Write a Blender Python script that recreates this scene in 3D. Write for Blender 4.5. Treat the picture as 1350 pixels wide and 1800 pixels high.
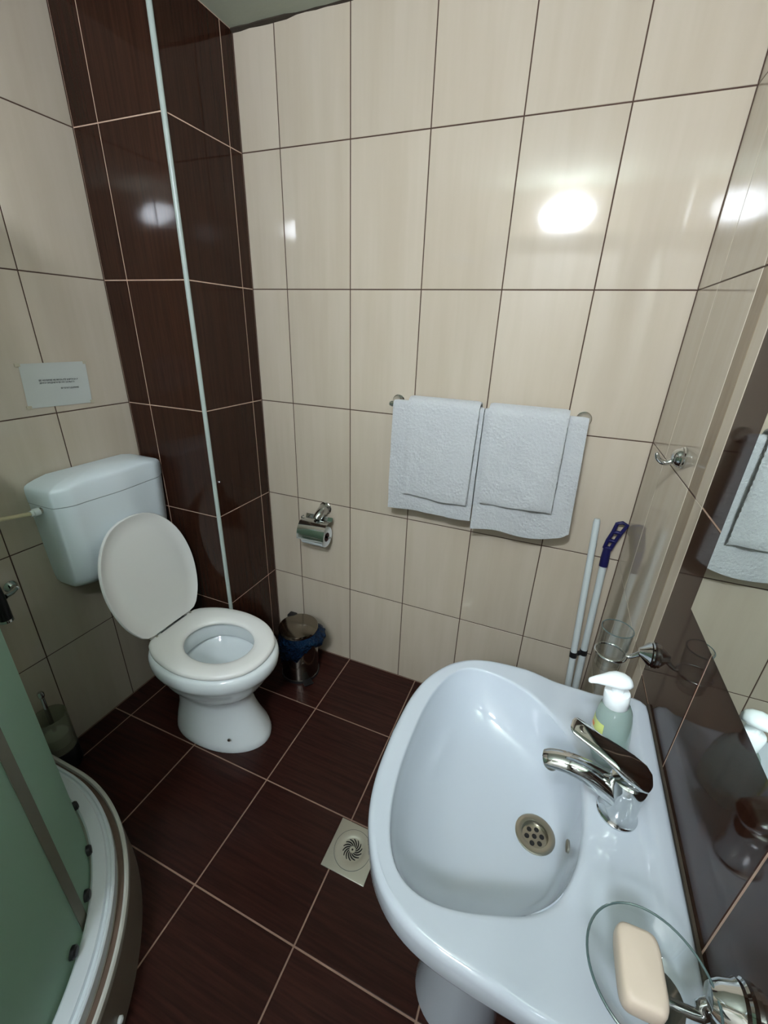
import bpy, math, random
from math import sin, cos, pi, radians, sqrt, atan2
from mathutils import Vector, Matrix, noise
random.seed(7)
for _o in list(bpy.data.objects): bpy.data.objects.remove(_o)
scene = bpy.context.scene
COL = scene.collection

# ------------------------------------------------------------------ camera, world, exposure
cam_d = bpy.data.cameras.new('camera'); cam = bpy.data.objects.new('camera', cam_d); COL.objects.link(cam)
cam.location = (0.71723, -1.42850, 1.47888)
cam.rotation_euler = (1.16041, -0.03310, 0.39172)
cam_d.sensor_fit = 'VERTICAL'; cam_d.sensor_height = 36.0; cam_d.sensor_width = 27.0
cam_d.lens = 740.13 / 1800 * 36.0
cam_d.clip_start = 0.01
scene.camera = cam
wd = bpy.data.worlds.new('world'); scene.world = wd; wd.use_nodes = True
wd.node_tree.nodes['Background'].inputs[0].default_value = (0.75, 0.85, 0.9, 1)
wd.node_tree.nodes['Background'].inputs[1].default_value = 0.3
vs = scene.view_settings
vs.view_transform = 'Standard'; vs.look = 'None'; vs.gamma = 1.0; vs.use_curve_mapping = False
vs.exposure = 0.0
LAMP_STRENGTH = 325.0
HALL_STRENGTH = 150.0
LAMP_COLOR = (0.91, 0.985, 1.09)

# ------------------------------------------------------------------ room numbers (metres)
XL, XR, YF, ZC = -0.758, 0.993, -1.84, 2.291
XE, YE = -0.399, -0.312                      # outer edge of the duct casing
ROWS = [0.0, 0.402, 0.800, 1.198, 1.596, 1.994, ZC]

# ------------------------------------------------------------------ materials
def lin(c):
    return tuple(((v / 255.0) / 12.92 if v / 255.0 <= 0.04045 else ((v / 255.0 + 0.055) / 1.055) ** 2.4) for v in c) + (1.0,)
def new_mat(name):
    m = bpy.data.materials.new(name); m.use_nodes = True
    nt = m.node_tree; b = nt.nodes['Principled BSDF']
    return m, nt, b
def setc(b, **kw):
    for k, v in kw.items():
        k = k.replace('_', ' ')
        b.inputs[k].default_value = v
def pm(name, color, rough=0.4, metal=0.0, spec=0.5, trans=0.0, ior=1.45, bump=None, coat=0.0, var=0.0, varscale=6.0, sss=0.0):
    m, nt, b = new_mat(name)
    b.inputs['Base Color'].default_value = lin(color)
    b.inputs['Roughness'].default_value = rough; b.inputs['Metallic'].default_value = metal
    b.inputs['Specular IOR Level'].default_value = spec
    b.inputs['Transmission Weight'].default_value = trans; b.inputs['IOR'].default_value = ior
    b.inputs['Coat Weight'].default_value = coat
    if var:
        tc = nt.nodes.new('ShaderNodeTexCoord'); no = nt.nodes.new('ShaderNodeTexNoise')
        no.inputs['Scale'].default_value = varscale; no.inputs['Detail'].default_value = 4
        nt.links.new(tc.outputs['Object'], no.inputs['Vector'])
        mx = nt.nodes.new('ShaderNodeMix'); mx.data_type = 'RGBA'
        c = lin(color)
        mx.inputs[6].default_value = tuple(min(1, v * (1 - var)) for v in c[:3]) + (1,)
        mx.inputs[7].default_value = tuple(min(1, v * (1 + var)) for v in c[:3]) + (1,)
        nt.links.new(no.outputs['Fac'], mx.inputs[0]); nt.links.new(mx.outputs[2], b.inputs['Base Color'])
    if bump:
        sc, st, dist = bump
        tc = nt.nodes.new('ShaderNodeTexCoord'); no = nt.nodes.new('ShaderNodeTexNoise')
        no.inputs['Scale'].default_value = sc; no.inputs['Detail'].default_value = 3
        nt.links.new(tc.outputs['Object'], no.inputs['Vector'])
        bp = nt.nodes.new('ShaderNodeBump'); bp.inputs['Strength'].default_value = st; bp.inputs['Distance'].default_value = dist
        nt.links.new(no.outputs['Fac'], bp.inputs['Height']); nt.links.new(bp.outputs[0], b.inputs['Normal'])
    return m
def tile_mat(name, ca, cb, stretch, rough, detail=6.0, spec=0.5, tone=0.06, contrast=(0.35, 0.65), wave=0.02):
    """glazed tile with a grain drawn out along one axis, slightly different on every tile"""
    m, nt, b = new_mat(name); L = nt.links.new; N = nt.nodes.new
    tc = N('ShaderNodeTexCoord'); oi = N('ShaderNodeObjectInfo')
    mp = N('ShaderNodeMapping'); mp.inputs['Scale'].default_value = stretch
    off = N('ShaderNodeMath'); off.operation = 'MULTIPLY'; off.inputs[1].default_value = 37.0
    L(oi.outputs['Random'], off.inputs[0])
    cx = N('ShaderNodeCombineXYZ')
    for i in range(3): L(off.outputs[0], cx.inputs[i])
    L(tc.outputs['Object'], mp.inputs['Vector']); L(cx.outputs[0], mp.inputs['Location'])
    no = N('ShaderNodeTexNoise'); no.inputs['Scale'].default_value = 1.0; no.inputs['Detail'].default_value = detail
    no.inputs['Roughness'].default_value = 0.62
    L(mp.outputs[0], no.inputs['Vector'])
    rp = N('ShaderNodeValToRGB'); rp.color_ramp.elements[0].position = contrast[0]; rp.color_ramp.elements[1].position = contrast[1]
    rp.color_ramp.elements[0].color = lin(ca); rp.color_ramp.elements[1].color = lin(cb)
    L(no.outputs['Fac'], rp.inputs[0])
    hs = N('ShaderNodeHueSaturation')
    mr = N('ShaderNodeMapRange'); mr.inputs['To Min'].default_value = 1 - tone; mr.inputs['To Max'].default_value = 1 + tone
    L(oi.outputs['Random'], mr.inputs['Value']); L(mr.outputs[0], hs.inputs['Value']); L(rp.outputs[0], hs.inputs['Color'])
    L(hs.outputs[0], b.inputs['Base Color'])
    b.inputs['Roughness'].default_value = rough; b.inputs['Specular IOR Level'].default_value = spec
    n2 = N('ShaderNodeTexNoise'); n2.inputs['Scale'].default_value = 7.0; n2.inputs['Detail'].default_value = 1.0
    L(tc.outputs['Object'], n2.inputs['Vector'])
    bp = N('ShaderNodeBump'); bp.inputs['Strength'].default_value = wave; bp.inputs['Distance'].default_value = 0.02
    L(n2.outputs['Fac'], bp.inputs['Height']); L(bp.outputs[0], b.inputs['Normal'])
    return m
M = {}
M['cream_tile'] = tile_mat('cream_tile', (182, 170, 152), (188, 177, 160), (16, 16, 1.4), 0.065, detail=3.0, tone=0.025, wave=0.035)
M['taupe_tile'] = tile_mat('taupe_tile', (122, 106, 86), (136, 120, 99), (20, 20, 3), 0.22)
M['brown_tile'] = tile_mat('brown_tile', (40, 22, 15), (52, 30, 21), (130, 130, 4), 0.06, tone=0.10, spec=0.22)
M['floor_tile'] = tile_mat('floor_tile', (37, 18, 15), (51, 27, 22), (5, 110, 110), 0.24, spec=0.22, tone=0.12)
M['cream_grout'] = pm('cream_grout', (70, 50, 40), 0.85, var=0.25, varscale=9)
M['tan_grout'] = pm('tan_grout', (198, 168, 148), 0.8, var=0.2, varscale=9)
M['floor_grout'] = pm('floor_grout', (138, 110, 94), 0.85, var=0.3, varscale=7)
M['plaster'] = pm('plaster', (188, 196, 180), 0.9, var=0.08, varscale=5, bump=(60, 0.3, 0.002))
M['mildew'] = pm('mildew', (56, 48, 38), 0.9, var=0.4, varscale=40)
M['porcelain'] = pm('porcelain', (184, 192, 200), 0.08, spec=0.55, coat=0.3)
M['pan_porcelain'] = pm('pan_porcelain', (222, 229, 230), 0.10, spec=0.5, coat=0.2)
M['cistern_plastic'] = pm('cistern_plastic', (224, 234, 238), 0.32)
M['seat_plastic'] = pm('seat_plastic', (234, 234, 230), 0.22)
M['seam'] = pm('seam', (90, 95, 95), 0.6)
M['faint_seam'] = pm('faint_seam', (150, 160, 162), 0.6)
M['apron'] = pm('apron', (122, 112, 100), 0.35)
M['groove'] = pm('groove', (96, 78, 66), 0.7, var=0.3, varscale=20)
M['tape'] = pm('tape', (178, 170, 148), 0.3)
M['hall_paint'] = pm('hall_paint', (214, 212, 204), 0.8)
M['hall_floor'] = pm('hall_floor', (120, 100, 84), 0.4)
M['chrome'] = pm('chrome', (205, 208, 208), 0.07, metal=1.0)
M['steel'] = pm('steel', (176, 172, 160), 0.28, metal=1.0)
M['drain_steel'] = pm('drain_steel', (196, 194, 180), 0.36, metal=0.75)
M['bin_steel'] = pm('bin_steel', (132, 125, 114), 0.14, metal=1.0)
M['dark_void'] = pm('dark_void', (14, 12, 12), 0.7)
M['black_plastic'] = pm('black_plastic', (20, 20, 22), 0.4)
M['blue_plastic'] = pm('blue_plastic', (20, 20, 72), 0.35)
M['pole_plastic'] = pm('pole_plastic', (192, 200, 200), 0.3)
M['white_plastic'] = pm('white_plastic', (238, 244, 244), 0.25)
M['trim_white'] = pm('trim_white', (164, 176, 170), 0.3)
M['alu'] = pm('alu', (222, 230, 236), 0.28, metal=0.1)
M['tray'] = pm('tray', (196, 196, 188), 0.25)
M['paper'] = pm('paper', (184, 188, 182), 0.8)
M['ink'] = pm('ink', (28, 28, 30), 0.8)
M['tissue'] = pm('tissue', (226, 232, 232), 0.95)
M['cardboard'] = pm('cardboard', (70, 48, 44), 0.9)
M['soap'] = pm('soap', (206, 190, 172), 0.5)
def thin_glass(name, tint, edge=0.75, dark=(0.16, 0.22, 0.22), rough=0.02):
    m, nt, b = new_mat(name); L = nt.links.new; N = nt.nodes.new
    nt.nodes.remove(b); out = nt.nodes['Material Output']
    tr = N('ShaderNodeBsdfTransparent'); tr.inputs[0].default_value = tint + (1,)
    gl = N('ShaderNodeBsdfGlossy'); gl.inputs['Roughness'].default_value = rough
    lw = N('ShaderNodeLayerWeight'); lw.inputs['Blend'].default_value = 0.5
    pw = N('ShaderNodeMath'); pw.operation = 'POWER'; pw.inputs[1].default_value = 4.0; L(lw.outputs['Facing'], pw.inputs[0])
    ma = N('ShaderNodeMath'); ma.operation = 'MULTIPLY_ADD'; ma.inputs[1].default_value = edge; ma.inputs[2].default_value = 0.045; L(pw.outputs[0], ma.inputs[0])
    tm = N('ShaderNodeMix'); tm.data_type = 'RGBA'; tm.inputs[6].default_value = tint + (1,); tm.inputs[7].default_value = dark + (1,)
    p2 = N('ShaderNodeMath'); p2.operation = 'POWER'; p2.inputs[1].default_value = 4.5; L(lw.outputs['Facing'], p2.inputs[0]); L(p2.outputs[0], tm.inputs[0]); L(tm.outputs[2], tr.inputs[0])
    mx = N('ShaderNodeMixShader'); L(ma.outputs[0], mx.inputs[0]); L(tr.outputs[0], mx.inputs[1]); L(gl.outputs[0], mx.inputs[2]); L(mx.outputs[0], out.inputs[0])
    return m
M['glass'] = thin_glass('glass', (0.975, 0.985, 0.98))
M['dish_glass'] = thin_glass('dish_glass', (0.97, 0.985, 0.982))
M['glass_rim'] = pm('glass_rim', (74, 92, 92), 0.05, spec=0.8, coat=0.5)

M['cup_glass'] = pm('cup_glass', (196, 196, 176), 0.25, trans=0.7, ior=1.2)
M['bottle'] = pm('bottle', (222, 242, 235), 0.12, trans=0.82, ior=1.15)
M['mirror'] = pm('mirror', (246, 254, 250), 0.0, metal=1.0)
M['mirror_edge'] = pm('mirror_edge', (120, 150, 140), 0.2)
M['clear_pane'] = thin_glass('clear_pane', (0.985, 0.995, 0.99), edge=0.25, dark=(0.92, 0.96, 0.94))
def frosted(name):
    m, nt, b = new_mat(name); L = nt.links.new; N = nt.nodes.new
    nt.nodes.remove(b); out = nt.nodes['Material Output']
    rf = N('ShaderNodeBsdfRefraction'); rf.inputs['Color'].default_value = (0.74, 0.93, 0.84, 1); rf.inputs['Roughness'].default_value = 0.45; rf.inputs['IOR'].default_value = 1.08
    tp_ = N('ShaderNodeBsdfTransparent'); tp_.inputs[0].default_value = (0.80, 0.95, 0.88, 1)
    tl = N('ShaderNodeBsdfTranslucent'); tl.inputs[0].default_value = (0.86, 1.0, 0.92, 1)
    df = N('ShaderNodeBsdfDiffuse'); df.inputs[0].default_value = (0.62, 0.85, 0.76, 1)
    gl = N('ShaderNodeBsdfGlossy'); gl.inputs['Roughness'].default_value = 0.3
    def mix(f, a, b_):
        x = N('ShaderNodeMixShader'); x.inputs[0].default_value = f; L(a.outputs[0], x.inputs[1]); L(b_.outputs[0], x.inputs[2]); return x
    m1 = mix(0.35, rf, tp_); m2 = mix(0.5, tl, df); m3 = mix(0.45, m1, m2); m4 = mix(0.04, m3, gl)
    L(m4.outputs[0], out.inputs[0]); return m
M['frost'] = frosted('frost')
M['seal'] = pm('seal', (112, 112, 98), 0.5)
M['bag'] = pm('bag', (12, 34, 58), 0.10, trans=0.2, ior=1.2, bump=(55, 1.0, 0.02))
M['label_green'] = pm('label_green', (196, 206, 120), 0.4)
M['label_black'] = pm('label_black', (26, 40, 38), 0.4)
M['label_orange'] = pm('label_orange', (228, 120, 60), 0.4)
M['label_white'] = pm('label_white', (232, 236, 232), 0.4)
M['door_white'] = pm('door_white', (214, 212, 204), 0.4)
M['pipe'] = pm('pipe', (204, 192, 160), 0.5)
M['broom'] = pm('broom', (36, 60, 120), 0.7)
def towel_material():
    m, nt, b = new_mat('towel'); L = nt.links.new; N = nt.nodes.new
    b.inputs['Base Color'].default_value = lin((186, 189, 190)); b.inputs['Roughness'].default_value = 0.95
    b.inputs['Specular IOR Level'].default_value = 0.1; b.inputs['Sheen Weight'].default_value = 0.25
    tc = N('ShaderNodeTexCoord')
    v = N('ShaderNodeTexVoronoi'); v.inputs['Scale'].default_value = 110
    n = N('ShaderNodeTexNoise'); n.inputs['Scale'].default_value = 420; n.inputs['Detail'].default_value = 3
    n2 = N('ShaderNodeTexNoise'); n2.inputs['Scale'].default_value = 14; n2.inputs['Detail'].default_value = 2
    for x in (v, n, n2): L(tc.outputs['Object'], x.inputs['Vector'])
    a = N('ShaderNodeMath'); a.operation = 'MULTIPLY'; L(v.outputs['Distance'], a.inputs[0]); L(n2.outputs['Fac'], a.inputs[1])
    s = N('ShaderNodeMath'); s.operation = 'ADD'; L(a.outputs[0], s.inputs[0])
    k = N('ShaderNodeMath'); k.operation = 'MULTIPLY'; k.inputs[1].default_value = 0.5; L(n.outputs['Fac'], k.inputs[0]); L(k.outputs[0], s.inputs[1])
    bp = N('ShaderNodeBump'); bp.inputs['Strength'].default_value = 1.0; bp.inputs['Distance'].default_value = 0.0045
    L(s.outputs[0], bp.inputs['Height']); L(bp.outputs[0], b.inputs['Normal'])
    return m
M['towel'] = towel_material()
def lamp_material(name, strength):
    m, nt, b = new_mat(name)
    b.inputs['Base Color'].default_value = (0.9, 0.9, 0.9, 1)
    b.inputs['Emission Color'].default_value = LAMP_COLOR + (1,)
    b.inputs['Emission Strength'].default_value = strength
    return m
M['lamp_glow'] = lamp_material('lamp_glow', LAMP_STRENGTH)
M['hall_glow'] = lamp_material('hall_glow', HALL_STRENGTH)

# ------------------------------------------------------------------ mesh helpers
def V(*a): return Vector(a)
class MB:
    """collects shapes in world coordinates and links them as ONE mesh object"""
    def __init__(s): s.v = []; s.f = []
    def add(s, vs, fs):
        n = len(s.v); s.v += [tuple(p) for p in vs]; s.f += [tuple(i + n for i in f) for f in fs]; return s
    def box(s, lo, hi, bevel=0.0):
        lo = list(lo); hi = list(hi)
        if bevel <= 0:
            c = [(x, y, z) for x in (lo[0], hi[0]) for y in (lo[1], hi[1]) for z in (lo[2], hi[2])]
            return s.add(c, [(0, 1, 3, 2), (4, 6, 7, 5), (0, 4, 5, 1), (2, 3, 7, 6), (0, 2, 6, 4), (1, 5, 7, 3)])
        import bmesh
        bm = bmesh.new(); bmesh.ops.create_cube(bm, size=1.0)
        for v in bm.verts:
            v.co = Vector([(lo[i] + hi[i]) / 2 + v.co[i] * (hi[i] - lo[i]) for i in range(3)])
        bmesh.ops.bevel(bm, geom=list(bm.edges), offset=bevel, segments=3, profile=0.5, affect='EDGES')
        bm.verts.index_update()
        s.add([v.co[:] for v in bm.verts], [[v.index for v in f.verts] for f in bm.faces]); bm.free(); return s
    def loft(s, rings, cap0=True, cap1=True, close=True):
        n = len(rings[0]); vs = [p for r in rings for p in r]; fs = []
        for i in range(len(rings) - 1):
            for j in range(n if close else n - 1):
                k = (j + 1) % n
                fs.append((i * n + j, i * n + k, (i + 1) * n + k, (i + 1) * n + j))
        if cap0: fs.append(tuple(reversed(range(n))))
        if cap1: fs.append(tuple((len(rings) - 1) * n + j for j in range(n)))
        return s.add(vs, fs)
    def lathe(s, prof, origin, axis=(0, 0, 1), n=32, cap0=True, cap1=True, sy=1.0):
        """prof: (radius, distance along axis)"""
        a = Vector(axis).normalized(); t = Vector((0, 0, 1)) if abs(a.z) < 0.9 else Vector((1, 0, 0))
        u = t.cross(a).normalized(); w = a.cross(u); o = Vector(origin)
        rings = [[o + a * h + u * (r * cos(2 * pi * k / n)) + w * (r * sy * sin(2 * pi * k / n)) for k in range(n)] for r, h in prof]
        return s.loft(rings, cap0, cap1)
    def tube(s, path, rad, n=14, cap=True, flat=None):
        P = [Vector(p) for p in path]; R = rad if isinstance(rad, (list, tuple)) else [rad] * len(P)
        rings = []; up = None
        for i, p in enumerate(P):
            d = (P[min(i + 1, len(P) - 1)] - P[max(i - 1, 0)]).normalized()
            if up is None:
                up = Vector((0, 0, 1)) if abs(d.z) < 0.9 else Vector((0, 1, 0))
            u = up.cross(d).normalized(); w = d.cross(u).normalized(); up = w
            fl = flat[i] if flat else 1.0
            rings.append([p + u * (R[i] * cos(2 * pi * k / n)) + w * (R[i] * fl * sin(2 * pi * k / n)) for k in range(n)])
        return s.loft(rings, cap, cap)
    def build(s, name, mat, parent=None, smooth=38):
        org = world_loc(parent) if parent else Vector((0, 0, 0))
        me = bpy.data.meshes.new(name)
        me.from_pydata([(x - org.x, y - org.y, z - org.z) for x, y, z in s.v], [], s.f); me.update()
        import bmesh
        bm = bmesh.new(); bm.from_mesh(me); bmesh.ops.recalc_face_normals(bm, faces=bm.faces); bm.to_mesh(me); bm.free()
        me.materials.append(M[mat] if isinstance(mat, str) else mat)
        if smooth:
            me.polygons.foreach_set('use_smooth', [True] * len(me.polygons)); me.set_sharp_from_angle(angle=radians(smooth))
        o = bpy.data.objects.new(name, me); COL.objects.link(o)
        if parent: o.parent = parent
        return o
def world_loc(o):
    p = Vector((0, 0, 0))
    while o is not None: p = p + o.location; o = o.parent
    return p
def tag(o, label=None, cat=None, group=None, kind=None):
    if label: o['label'] = label
    if cat: o['category'] = cat
    if group: o['group'] = group
    if kind: o['kind'] = kind
    return o
def thing(name, loc, label, cat, group=None):
    o = bpy.data.objects.new(name, None); COL.objects.link(o); o.location = loc
    o.empty_display_size = 0.05
    return tag(o, label, cat, group)
def sm(a, b, x):
    t = max(0.0, min(1.0, (x - a) / (b - a))); return t * t * (3 - 2 * t)
def lerp(a, b, t): return a + (b - a) * t
def catmull(pts, sub=6, closed=False):
    P = [Vector(p) for p in pts]; n = len(P); out = []
    rng = range(n if closed else n - 1)
    for i in rng:
        g = (lambda k: P[k % n]) if closed else (lambda k: P[max(0, min(n - 1, k))])
        a, b, c, d = g(i - 1), g(i), g(i + 1), g(i + 2)
        for k in range(sub):
            t = k / sub
            out.append(0.5 * ((2 * b) + (c - a) * t + (2 * a - 5 * b + 4 * c - d) * t * t + (3 * b - a - 3 * c + d) * t ** 3))
    if not closed: out.append(P[-1])
    return out

# ------------------------------------------------------------------ tiled surfaces
_tile_cache = {}
def tile_mesh(w, h, plane, mat, depth=0.006, bev=0.0011):
    """plane: 'y-' front faces -y (u=x,v=z); 'x+'/'x-' (u=y,v=z); 'z+' (u=x,v=y)"""
    key = (round(w, 4), round(h, 4), plane, mat)
    if key in _tile_cache: return _tile_cache[key]
    def m(u, v, n):
        return {'y-': (u, -n, v), 'x+': (n, u, v), 'x-': (-n, u, v), 'z+': (u, v, n)}[plane]
    vs = []
    for (du, n) in ((0, -depth), (0, -bev * 0.7), (bev, 0)):
        for (a, b) in ((-1, -1), (1, -1), (1, 1), (-1, 1)):
            vs.append(m(a * (w / 2 - du), b * (h / 2 - du), n))
    fs = [(3, 2, 1, 0), (8, 9, 10, 11)]
    for r in (0, 4):
        for k in range(4):
            fs.append((r + k, r + (k + 1) % 4, r + 4 + (k + 1) % 4, r + 4 + k))
    if plane in ('x+',): pass
    me = bpy.data.meshes.new('tile'); me.from_pydata(vs, [], fs); me.update()
    import bmesh
    bm = bmesh.new(); bm.from_mesh(me); bmesh.ops.recalc_face_normals(bm, faces=bm.faces); bm.to_mesh(me); bm.free()
    me.materials.append(M[mat]); _tile_cache[key] = me
    return me
def lay_tiles(parent, name, plane, const, us, vs, mat, gap=0.0034):
    org = world_loc(parent)
    for i in range(len(us) - 1):
        for j in range(len(vs) - 1):
            w = abs(us[i + 1] - us[i]) - gap; h = vs[j + 1] - vs[j] - gap
            if w < 0.004 or h < 0.004: continue
            me = tile_mesh(w, h, plane, mat)
            o = bpy.data.objects.new(name, me); COL.objects.link(o); o.parent = parent
            u = (us[i] + us[i + 1]) / 2; v = (vs[j] + vs[j + 1]) / 2
            jit = random.uniform(-0.00012, 0.00012)
            o.location = Vector({'y-': (u, const + jit, v), 'x+': (const + jit, u, v), 'x-': (const + jit, u, v), 'z+': (u, v, const)}[plane]) - org
G = 0.0012
T = 0.10
# back wall: body (its face is the grout) and tiles
wall_back = tag(MB().box((XL - T, G, -T), (XR + T, T, ZC)).build('wall_back', 'cream_grout', smooth=0), 'back wall of cream glazed tiles behind the towels', kind='structure')
lay_tiles(wall_back, 'wall_tile', 'y-', 0.0, [XE, -0.25, 0.0, 0.25, 0.5, 0.75, XR], ROWS, 'cream_tile')
# left wall
wall_left = tag(MB().box((XL - T, YF - T, -T), (XL - G, G, ZC)).build('wall_left', 'cream_grout', smooth=0), 'left wall of cream glazed tiles behind the toilet', kind='structure')
ly = [YE]
for y in (-0.5684, -0.8125, -1.0625, -1.3125, -1.5625, -1.8125): ly.append(y)
ly.append(YF)
lay_tiles(wall_left, 'wall_tile', 'x+', XL, ly, ROWS, 'cream_tile')
# right wall: cream, taupe and cream strips, then dark brown
wall_right = tag(MB().box((XR + G, YF - T, -T), (XR + T, G, ZC)).build('wall_right', 'cream_grout', smooth=0), 'right wall with cream tiles, taupe strip and glossy dark brown tiles', kind='structure')
lay_tiles(wall_right, 'wall_tile', 'x-', XR, [0.0, -0.186, -0.436], ROWS, 'cream_tile', gap=0.0024)
lay_tiles(wall_right, 'border_tile', 'x-', XR, [-0.436, -0.4975], ROWS, 'taupe_tile')
lay_tiles(wall_right, 'border_tile', 'x-', XR, [-0.4975, -0.5465], ROWS, 'cream_tile', gap=0.0006)
tan_r = MB().box((XR + G * 0.75, YF, 0.0), (XR + G + 0.004, -0.5465, ZC)).build('grout', 'tan_grout', wall_right, smooth=0)
lay_tiles(wall_right, 'brown_wall_tile', 'x-', XR, [-0.5465, -0.7865, -1.042, -1.292, -1.542, -1.792, YF], ROWS, 'brown_tile', gap=0.0032)
# front wall (behind the camera) with the door
wf = MB(); DX0, DX1, DZ1 = 0.20, 0.90, 1.96
wf.box((XL - T, YF - T, -T), (DX0, YF, ZC)); wf.box((DX1, YF - T, -T), (XR + T, YF, ZC)); wf.box((DX0, YF - T, DZ1), (DX1, YF, ZC))
wall_front = tag(wf.build('wall_front', 'cream_tile', smooth=0), kind='structure')
# hallway outside the open door
HY = -3.10
hw_ = MB(); hw_.box((-0.60, HY - T, 0.0), (1.70, HY, 2.45)); hw_.box((-0.70, HY - T, 0.0), (-0.60, YF - T, 2.45)); hw_.box((1.70, HY - T, 0.0), (1.80, YF - T, 2.45)); hw_.box((-0.60, YF - T - 0.01, ZC), (1.70, YF - T, 2.45))
tag(hw_.build('wall_hallway', 'hall_paint', smooth=0), kind='structure')
tag(MB().box((-0.70, HY - T, -T), (1.80, YF - T, 0.0)).build('floor_hallway', 'hall_floor', smooth=0), kind='structure')
tag(MB().box((-0.70, HY - T, 2.45), (1.80, YF - T, 2.55)).build('ceiling_hallway', 'plaster', smooth=0), kind='structure')
# duct casing in the corner
wall_corner = tag(MB().box((XL, YE + G, 0.0), (XE - G, 0.0, ZC)).build('wall_corner', 'tan_grout', smooth=0), 'dark brown tiled duct casing in the corner beside the toilet', kind='structure')
lay_tiles(wall_corner, 'brown_wall_tile', 'y-', YE, [XL, -0.6535, XE - 0.004], ROWS, 'brown_tile', gap=0.0032)
lay_tiles(wall_corner, 'brown_wall_tile', 'x+', XE, [YE + 0.004, -0.0545, 0.0], ROWS, 'brown_tile', gap=0.0032)
trim_1 = MB()
trim_1.lathe([(0.0075, 0.0), (0.0075, ZC)], (XE - 0.0015, YE + 0.0015, 0.0), n=20)
tag(trim_1.build('trim_1', 'trim_white'), 'white quarter-round edge strip on the brown duct corner', kind='structure')
# floor
floor = tag(MB().box((XL - T, YF - T, -T), (XR + T, T, -G)).build('floor', 'floor_grout', smooth=0), 'dark brown tiled floor', kind='structure')
fx = [XL, -0.6686, -0.3343, 0.0, 0.3343, 0.6686, XR]
fy = [YF, -1.6564, -1.3220, -0.9877, -0.6534, -0.3191, 0.0]
lay_tiles(floor, 'floor_tile', 'z+', 0.0, fx, fy, 'floor_tile', gap=0.0044)
ceiling = tag(MB().box((XL - T, YF - T, ZC), (XR + T, T, ZC + T)).build('ceiling', 'plaster', smooth=0), 'pale greenish painted ceiling', kind='structure')
# mildewed joint where the wall meets the ceiling
t2 = MB()
n = 40
ra, rb = [], []
pts = [lerp(XE, 0.9, k / n) for k in range(n + 1)]
rings = []
for k, x in enumerate(pts):
    r = (0.002 + 0.0030 * random.random() + (0.004 if k < 7 else 0)) * (1.0 - 0.5 * k / n)
    rings.append([(x, 0.0, ZC - r), (x, -r * 1.2, ZC - r * 0.3), (x, -r * 1.2, ZC), (x, 0.0, ZC)])
t2.loft(rings)
tag(t2.build('trim_2', 'mildew'), 'dark mildewed joint along the ceiling above the cream wall', kind='structure')

# door and lamp on the front wall, behind the camera
door = MB().box((0.905, YF - T - 0.70, 0.01), (0.940, YF - T - 0.005, 1.95), 0.004).build('door_1', 'door_white', smooth=30); tag(door, kind='structure')
fr = MB(); fr.box((0.14, YF, 0.0), (0.20, YF + 0.02, 1.96)); fr.box((0.90, YF, 0.0), (0.96, YF + 0.02, 1.96)); fr.box((0.12, YF, 1.96), (0.98, YF + 0.145, 2.03))  # unseen door head made deep to shade the basin from the wall lamp
tag(fr.build('trim_3', 'door_white', smooth=0), kind='structure')
hd = MB(); hd.lathe([(0.022, 0), (0.022, 0.008), (0.009, 0.010), (0.009, 0.045)], (0.905, YF - T - 0.62, 1.02), (-1, 0, 0)); hd.tube([(0.862, YF - T - 0.62, 1.02), (0.862, YF - T - 0.50, 1.02)], 0.008)
hd.build('door_handle', 'steel', door)
hl = thing('ceiling_lamp', (0.55, -2.60, 2.45), 'round glowing ceiling lamp in the hallway outside the door', 'lamp')
MB().lathe([(0.17, 0.0), (0.17, -0.02), (0.16, -0.025)], (0.55, -2.60, 2.45), n=36).build('base', 'white_plastic', hl)
MB().lathe([(0.155, -0.025), (0.15, -0.05), (0.12, -0.075), (0.07, -0.09), (0.001, -0.094)], (0.55, -2.60, 2.45), n=36).build('lamp_shade', 'hall_glow', hl)
lamp = thing('wall_lamp', (0.55, YF, 2.15), 'glowing oval bulkhead lamp on the wall above the door', 'lamp')
MB().lathe([(0.145, 0), (0.15, 0.012), (0.142, 0.028)], (0.55, YF, 2.15), (0, 1, 0), 40, sy=0.5).build('base', 'white_plastic', lamp)
MB().lathe([(0.135, 0.028), (0.132, 0.05), (0.11, 0.075), (0.07, 0.09), (0.0015, 0.094)], (0.55, YF, 2.15), (0, 1, 0), 40, sy=0.48).build('lamp_shade', 'lamp_glow', lamp)

# ------------------------------------------------------------------ washbasin
SX, SY = 0.990, -0.900          # wall side and axis of the basin
def basin_world(d, w, z): return (SX - d, SY + w, z)
def polar_outline(half, dc, n):
    """half outline as (d, w>=0) from rear centre to front centre -> n points by angle round (dc, 0)"""
    pts = [Vector((d, w, 0)) for d, w in half]
    full = pts + [Vector((p.x, -p.y, 0)) for p in reversed(pts[1:-1])]
    full.append(full[0])
    out = []
    for k in range(n):
        th = 2 * pi * k / n; dr = Vector((-cos(th), sin(th), 0)); best = None
        for a, b in zip(full[:-1], full[1:]):
            e = b - a; den = dr.x * e.y - dr.y * e.x
            if abs(den) < 1e-12: continue
            q = a - Vector((dc, 0, 0))
            t = (q.x * e.y - q.y * e.x) / den; s = (q.x * dr.y - q.y * dr.x) / den
            if t > 0 and -1e-6 <= s <= 1 + 1e-6 and (best is None or t > best): best = t
        out.append((dc + dr.x * best, dr.y * best))
    return out
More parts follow.
